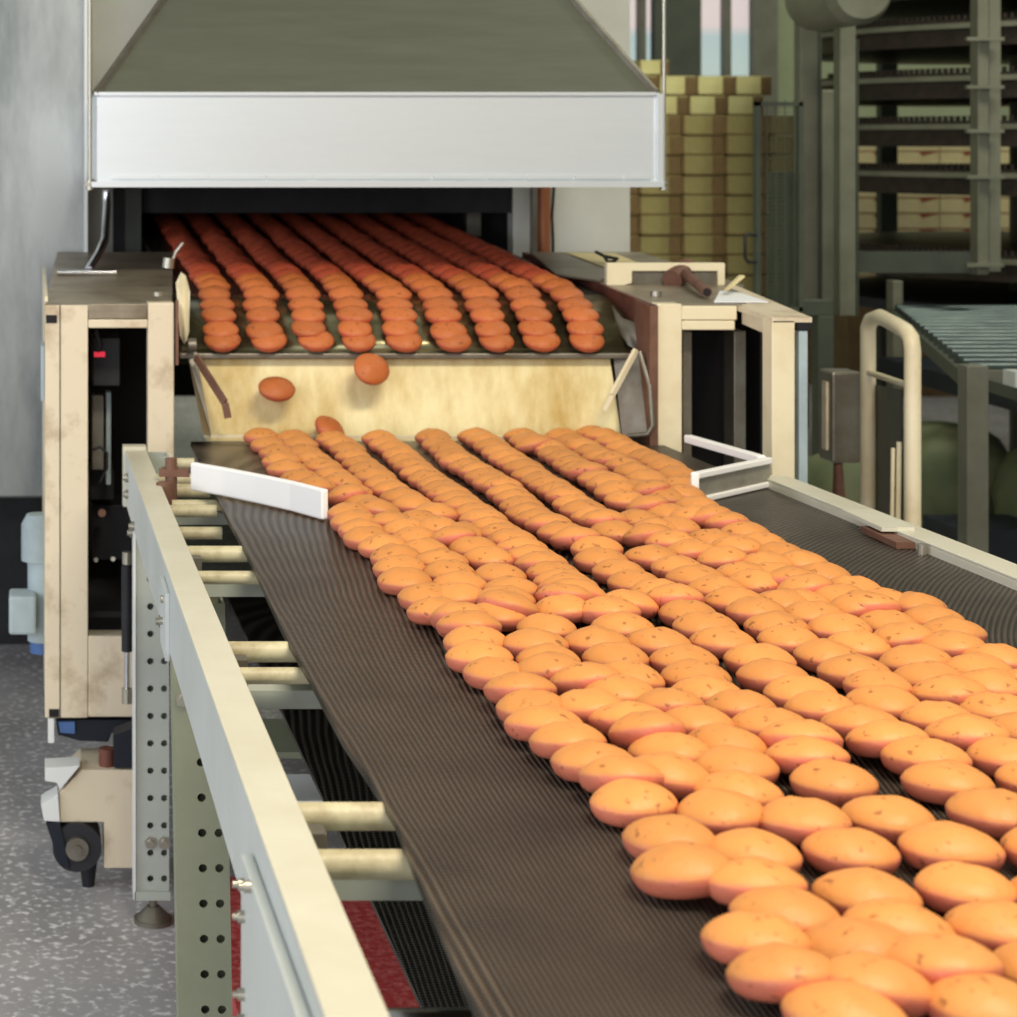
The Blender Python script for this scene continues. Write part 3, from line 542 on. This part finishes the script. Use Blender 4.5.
# ---------------------------------------------------------------- cookies
def cookie_mesh(name, seed, m):
    rnd = random.Random(seed); prof = [(.0,.0),(.5,.0),(.78,.07),(.91,.19),(.975,.33),(1.0,.47),(.985,.53),(.90,.65),(.75,.78),(.55,.89),(.29,.975),(.0,1.0)]
    N = 28; D = .0355; T = .0325; vs = [(0,0,0)]; fs = []
    ph = [rnd.uniform(0,6.28) for _ in range(4)]; am = [rnd.uniform(.0,.03) for _ in range(4)]
    for r, z in prof[1:-1]:
        for i in range(N):
            t = 2*math.pi*i/N; rr = r*D*(1+sum(am[k]*math.sin((k+2)*t+ph[k]) for k in range(3))*.6)
            bz = z*T*(1+.05*math.sin(2*t+ph[3])*(1-r)) 
            vs.append((rr*math.cos(t)*1.03, rr*math.sin(t)*.97, bz))
    vs.append((0,0,T)); K = len(prof)-2
    for i in range(N): fs.append([0, 1+(i+1)%N, 1+i]); fs.append([len(vs)-1, 1+(K-1)*N+i, 1+(K-1)*N+(i+1)%N])
    for k in range(K-1):
        for i in range(N): fs.append([1+k*N+i, 1+k*N+(i+1)%N, 1+(k+1)*N+(i+1)%N, 1+(k+1)*N+i])
    me = bpy.data.meshes.new(name); me.from_pydata(vs, [], fs); me.materials.append(m)
    for p in me.polygons: p.use_smooth = True
    me.update(); return me
CM = [cookie_mesh('cookie', 100+k, m_cookie) for k in range(7)]
CO = [cookie_mesh('cookie', 200+k, m_cookie2) for k in range(4)]
ORD = ['first','second','third','fourth','fifth','sixth','seventh','eighth','ninth','tenth','eleventh','twelfth','thirteenth','fourteenth','fifteenth','sixteenth','seventeenth','eighteenth','nineteenth','twentieth','twenty-first','twenty-second','twenty-third','twenty-fourth','twenty-fifth']
def cookie(loc, rot, me, label, group, sc=1.):
    o = bpy.data.objects.new('cookie', me); C.objects.link(o); o.location = loc; o.rotation_euler = rot; o.scale = (sc,sc,sc)
    o['label'] = label; o['category'] = 'cookie'; o['group'] = group; return o
ROWS = {   # far rows on the conveyor, left to right, traced from the chute towards the camera
 'a': [(261,438),(268,446),(277,454),(282,463),(287,471),(300,480),(316,488)],
 'b': [(293,439),(300,447),(304,454),(313,462),(322,469),(332,477),(342,486),(352,495)],
 'c': [(332,440),(340,446),(348,452),(353,459),(361,466),(368,473),(375,479),(383,486),(391,494),(402,500),(412,507)],
 'd': [(379,440),(386,446),(394,451),(401,457),(407,463),(413,470),(420,475),(428,481),(437,488),(443,494),(450,500),(457,506),(464,512),(476,518),(484,525),(492,532),(502,539),(512,546),(522,554),(531,562),(542,570),(553,578),(563,588),(569,598),(565,607)],
 'e': [(433,439),(440,446),(447,452),(454,459),(460,465),(468,470),(477,475),(486,480),(494,486),(502,492),(508,497),(515,503),(522,509),(529,516),(538,524),(549,531),(562,537),(577,545)],
 'f': [(476,438),(484,443),(492,448),(500,454),(508,460),(516,466),(524,471),(532,477),(541,483),(550,489),(558,495),(566,501),(575,507),(584,514),(594,521),(604,528),(614,534)],
 'g': [(522,438),(528,443),(535,449),(549,450),(556,456),(564,461),(572,466),(579,472),(588,478),(600,482),(609,488),(617,495),(626,503)],
 'h': [(563,438),(572,443),(583,449),(592,454),(601,459),(612,465),(624,469),(634,474),(646,482)],
 'i': [(592,436),(603,440),(614,444),(624,450),(634,455),(645,460),(656,465),(667,470),(677,478),(681,488)],
}
CLUST = {  # (key): label, points
 'left': ('golden cookie in the crowded left edge of the stream just past the white guide', [(348,503),(350,516),(355,524),(361,532),(367,540),(384,549),(396,560),(400,571),(405,583),(428,600),(437,616)]),
 'leftin': ('golden cookie packed in the left part of the stream past the white guide', [(364,506),(376,514),(391,526),(406,533),(415,542),(424,553),(419,524),(437,535),(435,518),(454,546),(460,537),(474,551),(489,562),(441,565),(449,575),(460,586),(458,601),(500,578),(512,592),(505,605),(497,618)]),
 'right': ('golden cookie packed in the right part of the stream past the right guide', [(640,492),(652,498),(666,500),(684,499),(650,513),(668,516),(697,510),(638,523),(656,531),(676,530),(692,524),(711,526),(727,529),(650,543),(672,548),(745,535),(711,542),(762,546),(736,552),(692,556),(724,563),(780,556),(767,567),(743,577),(801,566),(775,577),(756,588),(823,577),(792,590),(808,597),(784,607),(801,606)]),
}
NEAR = [(597,551),(601,562),(619,575),(635,585),(658,597),(675,607),(688,616),(706,629),(723,645),(652,560),(678,570),(696,582),(717,593),(735,605),(757,617),(777,629),(789,643),
 (853,592),(881,608),(916,611),(933,622),(953,635),(814,619),(840,604),(858,616),(840,632),(888,626),(870,617),(858,648),(905,645),
 (609,618),(628,611),(623,629),(658,646),(684,664),(696,680),(707,698),(741,715),(771,732),(802,752),(809,766),(834,785),
 (760,663),(773,681),(801,697),(822,715),(862,731),(889,749),(927,765),(948,787),
 (827,658),(855,676),(878,692),(884,707),(939,725),(969,743),(1009,761),
 (954,654),(917,667),(929,683),(951,700),(999,714),(1026,734),(977,675),(997,665),(992,691),(1042,784),(1030,690),(1046,715),
 (547,631),(563,614),(576,604),(535,649),(548,663),(597,647),(616,662),(629,683),(550,679),(588,690),(620,701),(589,716),(630,730),(670,715),(697,730),(726,748),(650,746),(671,757),
 (480,662),(496,677),(476,645),(469,634),(460,627),(521,699),(534,713),(545,732),(569,750),(594,768),(505,616),
 (622,789),(635,807),(667,782),(736,772),(738,796),(722,818),(671,845),(686,879),(753,857),(756,894),(785,923),(757,951),(787,987),
 (888,821),(805,828),(851,855),(951,853),(994,816),(867,899),(966,893),(1053,853),(898,936),(858,957),(1001,935),(943,979),(874,998),(845,1020),(987,1013),(1050,974),(1062,900)]
items = []
for ri, (k, pts) in enumerate(ROWS.items()):
    for j, (u, v) in enumerate(pts): items.append([u, v, 'mesh belt cookie, %s from the chute in the %s row from left' % (ORD[j], ORD[ri]), 'cookies in rows below the chute'])
for k, (lab, pts) in CLUST.items():
    for (u, v) in pts: items.append([u, v, lab, 'cookies crowded past the guides, '+('right part' if k == 'right' else 'left edge' if k == 'left' else 'left part')])
NEAR.sort(key=lambda p: -p[1])
lines = []; cur = []; lastv = None
for p in NEAR:
    if cur and cur[0][1]-p[1] > (38 if cur[0][1] > 880 else 26 if cur[0][1] > 760 else 17): lines.append(cur); cur = []
    cur.append(p)
lines.append(cur)
for li, ln in enumerate(lines):
    ln.sort()
    for j, (u, v) in enumerate(ln): items.append([u, v, 'oval cookie, %s from left in the %s crosswise line from photo bottom' % (ORD[j], ORD[li]), 'loose cookies nearest the camera'])
pos = []
for it in items:
    u, v = it[0], it[1]; x, y, z = onbelt(u, v, .497); pos.append([x, y])
n = len(pos)
for i, it in enumerate(items):
    x, y = pos[i]; best = 0; bd = None
    for j in range(n):
        if j == i: continue
        dx, dy = pos[j][0]-x, pos[j][1]-y; d = math.hypot(dx, dy)
        if d < .068 and dy < 0 and (-dy) > .3*abs(dx):      # rests on a nearer neighbour
            ov = (.068-d)*(-dy/max(d,1e-4))
            if ov > best: best = ov; bd = (dx/max(d,1e-5), dy/max(d,1e-5))
    tilt = min(best/.068*.8, .32) if best else 0
    tilt += random.uniform(0,.06); dx, dy = bd if bd else (random.uniform(-.5,.5), -1)
    # rotate about axis perpendicular to (dx,dy): raise that side
    axis = Vector((dy, -dx, 0)).normalized(); R = Matrix.Rotation(tilt, 4, axis) if True else None
    test = R @ Vector((dx, dy, 0))
    if test.z < 0: R = Matrix.Rotation(-tilt, 4, axis)
    R = Matrix.Rotation(-SL, 4, 'X') @ R @ Matrix.Rotation(random.uniform(0,6.28), 4, 'Z')
    z = zc(.51, y)+math.sin(tilt)*.030-.0005
    dxy = .55*math.sin(tilt)*.0
    cookie((x, y, z), R.to_euler(), random.choice(CM), it[2], it[3], random.uniform(.95,1.02))
# cookies on the nose and oven belt, nine rows
def surf(s):       # walk the profile from the lip backwards, return y, h, slope angle
    q = PR[::-1]; 
    for (y0, h0), (y1, h1) in zip(q, q[1:]):
        L = math.hypot(y1-y0, h1-h0)
        if s <= L or (y1, h1) == q[-1]:
            t = s/L; return y0+(y1-y0)*t, h0+(h1-h0)*t, math.atan2(h0-h1, y1-y0)
        s -= L
def belt_y(v): return 1104/(v-34)
far = []
for r in range(9):
    u_lip = 222+r*(587-222)/8; xx = X(u_lip, 4.02)
    ss = [.008, .030+random.uniform(-.003,.003), .066, .112]+[.180+.086*k for k in range(30)]
    for j, s in enumerate(ss):
        y, h, an = surf(s)
        x = xx+(.02-.0)*min(1,max(0,(y-4.1)/2))*.6+random.uniform(-.004,.004)-(.006 if 0 < j < 4 else 0)
        if y > 7.2: break
        R = Matrix.Rotation(min(an, 1.05)*(.42 if j < 4 else 1.), 4, 'X') @ Matrix.Rotation(random.uniform(0,6.28), 4, 'Z')
        nrm = Vector((0, -math.sin(an), math.cos(an)))
        p = Vector((x, y, H-h))+nrm*(.006 if j < 3 else .001)
        if j < 7:
            place = ['lowest at the lip','second up from the lip','third up from the lip','fourth up from the lip','fifth up from the lip','sixth up from the lip','seventh up from the lip'][j]
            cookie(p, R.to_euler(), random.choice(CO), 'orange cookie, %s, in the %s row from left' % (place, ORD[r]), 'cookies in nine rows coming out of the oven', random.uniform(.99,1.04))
        else: far.append(Matrix.Translation(p) @ R.to_euler().to_matrix().to_4x4())
b = MB()
for Mx in far:
    me = random.choice(CO); o = len(b.v); b.v += [tuple(Mx @ v.co) for v in me.vertices]
    for p in me.polygons: b.f.append([i+o for i in p.vertices]); b.mi.append(0); b.sm.append(True)
# deep cookies get a darker, redder crust; the oven's shade is put into it
o = b.build('cookie_rows', cookie_mat('cookie_crust_shaded', (176,78,52), (176,78,52), (80,36,24))); o['kind'] = 'stuff'
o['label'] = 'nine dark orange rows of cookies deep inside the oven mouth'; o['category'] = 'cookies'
# falling cookies
for (u, v, y, rx, rz, lab) in ((368,366,3.97,.95,.3,'brown cookie tipping off the lip under the fourth row, caught in mid air'), (275,388,3.97,.5,.2,'brown cookie falling in mid air before the left part of the chute'), (325,428,3.95,.75,1,'brown cookie falling just above the belt at the foot of the chute')):
    cookie(Vector(P(u,v,y))-Vector((0,.01,.012)), (rx,0,rz), CO[0], lab, 'falling cookies', 1.02)

# ---------------------------------------------------------------- right background
# bent tube handrail
hr = thing('tube_handrail', (2.0, 4.2, 0), 'worn cream tube handrail bent in an upside down U behind the right rail', 'handrail')
ya, yb2 = 4.5, 4.1
top = [(*P(868,600,ya)[:2], .0), P(868,345,ya), P(868,328,ya-.01), P(871,320,ya-.03), P(880,316.5,ya-.08), P(896,325,yb2+.1), P(906,331,yb2+.03), P(911,338,yb2+.005), P(912.5,350,yb2), (*P(912.5,350,yb2)[:2], .0)]
MB().tube(top, .0165, 16).build('tube', m_creamy, hr)
MB().cyl(P(868,372,ya), P(910,386,yb2), .007).build('cross_tube', m_creamy, hr)
MB().add([P(876,385,ya),P(903,390,yb2+.1),(P(903,390,yb2+.1)[0],yb2+.1,.05),(P(876,385,ya)[0],ya,.05)]+[tuple(Vector(p)+Vector((0,.01,0))) for p in (P(876,385,ya),P(903,390,yb2+.1),(P(903,390,yb2+.1)[0],yb2+.1,.05),(P(876,385,ya)[0],ya,.05))], [[0,1,2,3],[7,6,5,4],[0,4,5,1],[1,5,6,2],[2,6,7,3],[3,7,4,0]]).build('kick_panel', m_greyd, hr)
MB().cyl(P(892,520,yb2+.05), P(893,448,yb2+.05), .004).cyl(P(898,520,yb2+.05), P(899,442,yb2+.05), .005).build('cable', m_creamy, hr)
jb = thing('junction_box', P(845,465,4.6), 'grey metal junction box hanging left of the tube handrail', 'box')
MB().box(X(832,4.58), X(862,4.58), 4.58, 4.66, Z(462,4.6), Z(371,4.6)).build('housing', m_iron, jb, bevel=.006)
MB().box(X(826,4.6), X(829,4.6), 4.60, 4.625, Z(450,4.6), Z(382,4.6)).build('cover', m_cream, jb)
MB().cyl(P(840,530,4.6), P(838,463,4.6), .018, .010).build('conduit', m_rust, jb)
MB().box(X(855,4.6), X(868,4.6), 4.6, 4.66, Z(430,4.6), Z(410,4.6)).build('mounting_tab', m_grey, jb)
# spiral cooling tower
sp = thing('spiral_cooler', (4.5, 8.4, 0), 'tall grey spiral cooling tower with stacked black chain tiers at the right', 'cooling tower')
cx, cyy, R1, R0 = 4.62, 8.5, 1.25, .40
def ring(zr, mi_in=R0):
    b = MB(); N = 72; vs = []
    for k in range(N):
        t = 2*math.pi*k/N; c, s_ = math.cos(t), math.sin(t)
        vs += [(cx+c*R1, cyy+s_*R1, zr), (cx+c*R1, cyy+s_*R1, zr-.10), (cx+c*mi_in, cyy+s_*mi_in, zr-.10), (cx+c*mi_in, cyy+s_*mi_in, zr)]
    fs = []
    for k in range(N):
        for q in range(4): fs.append([4*k+q, 4*k+(q+1)%4, 4*((k+1)%N)+(q+1)%4, 4*((k+1)%N)+q])
    b.add(vs, fs)
    for k in range(150):       # chain links standing on the rim
        t = math.pi+math.pi*1.0*k/150
        c, s_ = math.cos(t), math.sin(t); p = (cx+c*(R1-.02), cyy+s_*(R1-.02))
        b.box(p[0]-.006, p[0]+.006, p[1]-.008, p[1]+.008, zr, zr+.02)
    return b
for hh in (-.66, -.466, -.262, -.074, .114, .443):
    o = ring(H-hh).build('chain_tier', m_chain, sp)
    rr_ = MB(); N = 60; vs = []; fs = []
    for k in range(N+1):
        t = math.pi*.95+math.pi*1.1*k/N; c, s_ = math.cos(t), math.sin(t)
        for r_, zz in ((R1+.005, -.012), (R1+.02, -.012), (R1+.02, -.032), (R1+.005, -.032)): vs.append((cx+c*r_, cyy+s_*r_, H-hh+zz))
    for k in range(N):
        for q in range(4): fs.append([4*k+q, 4*k+(q+1)%4, 4*k+4+(q+1)%4, 4*k+4+q])
    rr_.add(vs, fs).build('rim_rail', m_grey, o)
MB().cyl((cx,cyy,.76), (cx,cyy,.80), 1.2, n=48).build('base_deck', m_navy, sp); MB().cyl((cx,cyy,0), (cx,cyy,3), .42, n=32).build('centre_drum', m_chain, sp)
def post(u0, u1, v0, v1, y, name='post', m=m_grey, d=.06, par=sp):
    return MB().box(X(u0,y), X(u1,y), y, y+d, Z(v1,y) if v1 < 900 else 0, Z(v0,y)).build(name, m, par, bevel=.003)
post(840, 856, -60, 316, 7.15); post(857, 859, 40, 316, 7.17, m=m_greyd)
post(978, 989, -60, 275, 6.9, m=m_grey); post(989.2, 1001, -60, 272, 6.92, m=m_creamy if False else m_grey)
post(881, 898, 62, 470, 9.9, m=m_greyd); post(893, 903, 281, 480, 7.6)
post(800, 818, -60, 300, 7.3, m=m_grey); post(818, 822, -60, 300, 7.32, m=m_greyd); post(822, 834, 90, 300, 7.4)
post(802, 834, 300, 316, 7.1, name='low_beam', m=m_greyd); post(818, 834, 316, 9999, 7.1, m=m_greyd)
MB().bar(P(855,262,7.2), P(985,262,6.95), .05, .075).build('low_beam', m_greyd, sp)
for v, in ((84,),(128,),(174,),(262,),(36,)): MB().bar(P(966,v+3,6.9), P(1003,v+3,6.88), .03, .012).build('tier_bracket', m_grey, sp)
# fan housing at the top
tag(MB().cyl((X(858,6.6), 6.6, Z(-8,6.6)), (X(858,6.6), 6.95, Z(-8,6.6)), .11, n=32).cyl((X(858,6.6), 6.56, Z(-8,6.6)), (X(858,6.6), 6.6, Z(-8,6.6)), .09, .11, n=32).build('fan_housing', m_grey), 'round olive fan housing at the top of the cooling tower', 'fan housing')
# mesh gate
gt = thing('mesh_gate', P(778,310,7.0), 'grey wire mesh gate with a black handle in front of the cartons', 'gate')
gy = 7.05
b = MB()
for v in range(104, 312, 4): b.bar(P(757,v,gy), P(802,v,gy), .0022, .0022)
for u in range(758, 803, 9): b.bar(P(u,100,gy), P(u,312,gy), .003, .003, up=(1,0,0))
b.build('wire_mesh', m_greyd, gt)
b = MB().box(X(755,gy), X(802,gy), gy-.01, gy+.02, Z(106,gy), Z(102,gy)).box(X(755,gy), X(760,gy), gy-.01, gy+.02, .0, Z(102,gy)).box(X(755,gy), X(802,gy), gy-.01, gy+.02, Z(312,gy), Z(307,gy)).box(X(798,gy), X(803,gy), gy-.01, gy+.02, 0, Z(102,gy))
b.build('gate_frame', m_greyd, gt)
MB().tube([P(756,235,gy-.01),P(748,234,gy-.05),P(745,238,gy-.06),P(745,258,gy-.06),P(748,262,gy-.05),P(756,262,gy-.01)], .006, 8).build('handle', m_rubber, gt)
MB().box(X(788,gy+.3), X(806,gy+.3), gy+.3, gy+.5, .0, Z(172,gy+.3)).build('control_cabinet', m_greyd, gt)
# roller conveyor at the right
rc = thing('roller_conveyor', (2.9, 6.2, 0), 'grey roller conveyor with dark blue rollers at the right edge', 'conveyor')
hr_ = .60
def sidep(y): t = (y-5.17)/2.33; return 2.43+t*(3.2-2.43)
k = 0; y = 5.25
while y < 7.15:
    MB().cyl((sidep(y), y, H-hr_), (5.4, y, H-hr_), .017, n=14).build('roller', m_roller, rc); y += .115; k += 1
MB().bar((sidep(5.0),5.0,H-hr_-.03), (sidep(7.2),7.2,H-hr_-.03), .03, .04).build('side_frame', m_greyd, rc)
MB().bar((sidep(5.1),5.12,H-hr_-.01), (5.4,5.12,H-hr_-.01), .03, .04).build('end_frame', m_grey, rc)
MB().box(X(967,4.8), X(989,4.8), 4.8, 4.85, 0, Z(366,4.8)).build('leg', m_grey, rc, bevel=.003)
MB().bar(P(992,385,4.95), P(1040,400,4.7), .03, .03).build('chain_guard', m_greyd, rc)
MB().box(X(995,4.9), 3.2, 4.80, 4.86, Z(388,4.8), Z(372,4.8)).build('end_plate', m_railside, rc)
post(1075,1090,366,9999,7.0, par=rc, name='leg')
MB().box(sidep(6)+.3, 5.2, 5.6, 7.1, .62, .68).build('drive_deck', m_navy, rc)
# cartons
def carton(x, y, z, wx_, dy, hz, style, label, group):
    style_p = 'rear' in group
    b = MB(); b.box(x, x+wx_, y, y+dy, z, z+hz)
    b.cur = 1
    if style == 0:
        b.box(x+wx_*.72, x+wx_+.0005, y-.002, y-.0002, z+.004, z+hz-.004); b.box(x, x+wx_*.06, y-.002, y-.0002, z, z+hz); b.box(x, x+wx_, y-.002, y-.0002, z, z+.006)
        o = b.build('carton', [m_cartonp if style_p else m_carton, m_cartonb])
    else:
        b.add([(x+wx_*.55,y-.002,z+hz-.006),(x+wx_*.98,y-.002,z+hz-.004),(x+wx_*.62,y-.002,z+hz*.66)], [[0,2,1]]); b.box(x, x+wx_, y-.002, y-.0002, z+hz-.004, z+hz)
        o = b.build('carton', [m_cartonw, m_cartonr])
    tag(o, label, 'carton', group)
cyq = 9.2; s = cyq/F
pl = MB().box(X(600,cyq), X(800,cyq), cyq, cyq+.4, 0, .12).build('pallet', m_cartonb); tag(pl, 'wooden pallet under the tall carton stack behind the mesh gate', 'pallet')
cw, ch = 43*s, 20*s; zt0 = Z(115,cyq); rows = int((zt0-.12)/ch)
for c in range(5):
    for r in range(9):
        z0 = zt0-(r+1)*ch; x0 = X(596+c*43,cyq)
        carton(x0+.001, cyq+(.01*((r+c)%2)), z0+.001, cw-.004, .26, ch-.003, 0, 'olive carton in the tall stack, %s layer from the top, %s column from the left' % (ORD[r], ORD[c]), 'cartons of the tall stack')
nlow = 0
z0 = zt0-9*ch
tag(MB().box(X(596,cyq), X(596+215,cyq)-.004, cyq+.01, cyq+.26, .12, z0-.001).build('wrapped_load', m_cartonb), 'wrapped base of the tall carton stack behind the outfeed cabinet', 'pallet load')
y2 = 9.7; s2 = y2/F
for c in range(4):
    for r in range(2):
        x0 = X(612+c*38+(8 if r else 0), y2); z0 = Z(115-20*r, y2)
        carton(x0+.001, y2, z0, 37*s2, .3, 19*s2, 0, 'pale carton on the rear stack, %s layer up, %s from the left' % (['lower','upper'][r], ORD[c]), 'cartons of the rear stack')
carton(X(640,y2), y2+.02, Z(75,y2), 30*s2, .25, 15*s2, 0, 'single pale carton on top of the rear stack', 'cartons of the rear stack')
tag(MB().box(X(600,y2), X(775,y2), y2, y2+.5, 0, Z(115,y2)-.001).build('wrapped_load', m_cartonb), 'wrapped lower part of the rear carton stack', 'pallet load')
y3 = 11.3; s3 = y3/F
for c in range(6):
    for r in range(10):
        x0 = X(848+c*46, y3); z0 = Z(290, y3)+r*15.5*s3
        carton(x0+.002, y3, z0, 45*s3 if c != 2 else 40*s3, .3, 15*s3, 1, 'cream carton behind the cooling tower, %s layer up, %s column from the left' % (ORD[r], ORD[c]), 'cream cartons behind the cooling tower')
tag(MB().box(X(848,y3), X(1124,y3), y3, y3+.6, 0, Z(290,y3)-.002).build('pallet', m_cartonb), 'pallet base under the cream cartons behind the cooling tower', 'pallet')
# sacks under the roller conveyor
def sack(u, v, y, rx, ry, rz, label):
    vs = []; fs = []; N = 20; K = 10; c = P(u, v, y); rnd = random.Random(u)
    ph = rnd.uniform(0,6)
    for i in range(K+1):
        f = math.pi*i/K
        for j in range(N):
            t = 2*math.pi*j/N; w_ = 1+.1*math.sin(3*t+ph)+.08*math.sin(5*t+f*3)
            vs.append((c[0]+rx*math.sin(f)**.7*math.cos(t)*w_, y+ry*math.sin(f)**.7*math.sin(t)*w_, max(.0, c[2]*0+rz*(1-math.cos(f))*.5)))
    for i in range(K):
        for j in range(N): fs.append([i*N+j, i*N+(j+1)%N, (i+1)*N+(j+1)%N, (i+1)*N+j])
    b = MB(); b.add(vs, fs, True); tag(b.build('sack', m_tarp), label, 'sack')
sack(945, 430, 6.6, .22, .25, .52, 'green plastic sack slumped left of the grey roller conveyor leg')
sack(1070, 430, 6.3, .24, .25, .5, 'green plastic sack slumped at the right edge under the roller conveyor')
sack(845, 480, 6.7, .18, .18, .4, 'green plastic sack on the floor behind the junction box')
tag(MB().box(X(930,6.2),3.9,6.0,6.25,.0,.28).build('floor_trough', m_navy), 'dark steel trough on the floor under the roller conveyor', 'trough')

# ---------------------------------------------------------------- light
def area(name, loc, target, sx, sy, power, col):
    L = bpy.data.lights.new(name, 'AREA'); L.shape = 'RECTANGLE'; L.size = sx; L.size_y = sy; L.energy = power; L.color = col
    o = bpy.data.objects.new(name, L); C.objects.link(o); o.location = loc
    o.rotation_euler = (Vector(target)-Vector(loc)).to_track_quat('-Z', 'Y').to_euler(); return o
area('ceiling_lamp', (1.1, .9, 3.6), (1.0, 1.8, .9), 1.5, .5, 106, (1.0,.89,.72))
area('rear_fill_light', (4.4, 5.4, 4.6), (4.6, 10.5, 1.0), 2.6, .8, 190, (1.0,1.0,.78))  # added fill, placed to brighten the tower and back wall
area('window_light', (-2.2, -3.2, 2.2), (1.0, 3.6, 1.0), 4.0, 2.4, 165, (.92,.92,1.0))
area('side_fill_light', (-3.4, 2.2, 1.9), (-.3, 4.2, .6), 1.8, 1.8, 60, (.86,.90,1.0))  # unseen fill from the left, aimed low at the floor and motor
wd = bpy.data.worlds.new('World'); bpy.context.scene.world = wd; wd.use_nodes = True
wd.node_tree.nodes['Background'].inputs[0].default_value = (.64,.66,.60,1); wd.node_tree.nodes['Background'].inputs[1].default_value = .50
# ---------------------------------------------------------------- camera
cam = bpy.data.cameras.new('Camera'); co = bpy.data.objects.new('Camera', cam); C.objects.link(co)
co.location = (0,0,H); co.rotation_euler = (math.pi/2,0,0); cam.sensor_width = 36; cam.lens = F/1017*36
cam.shift_x = (508.5-U0)/1017; cam.shift_y = -(508.5-V0)/1017; cam.clip_start = .05
cam.dof.use_dof = True; cam.dof.focus_distance = 2.4; cam.dof.aperture_fstop = 11
sc = bpy.context.scene; sc.camera = co
sc.view_settings.view_transform = 'Standard'; sc.view_settings.look = 'None'; sc.view_settings.gamma = 1; sc.view_settings.exposure = 0.12
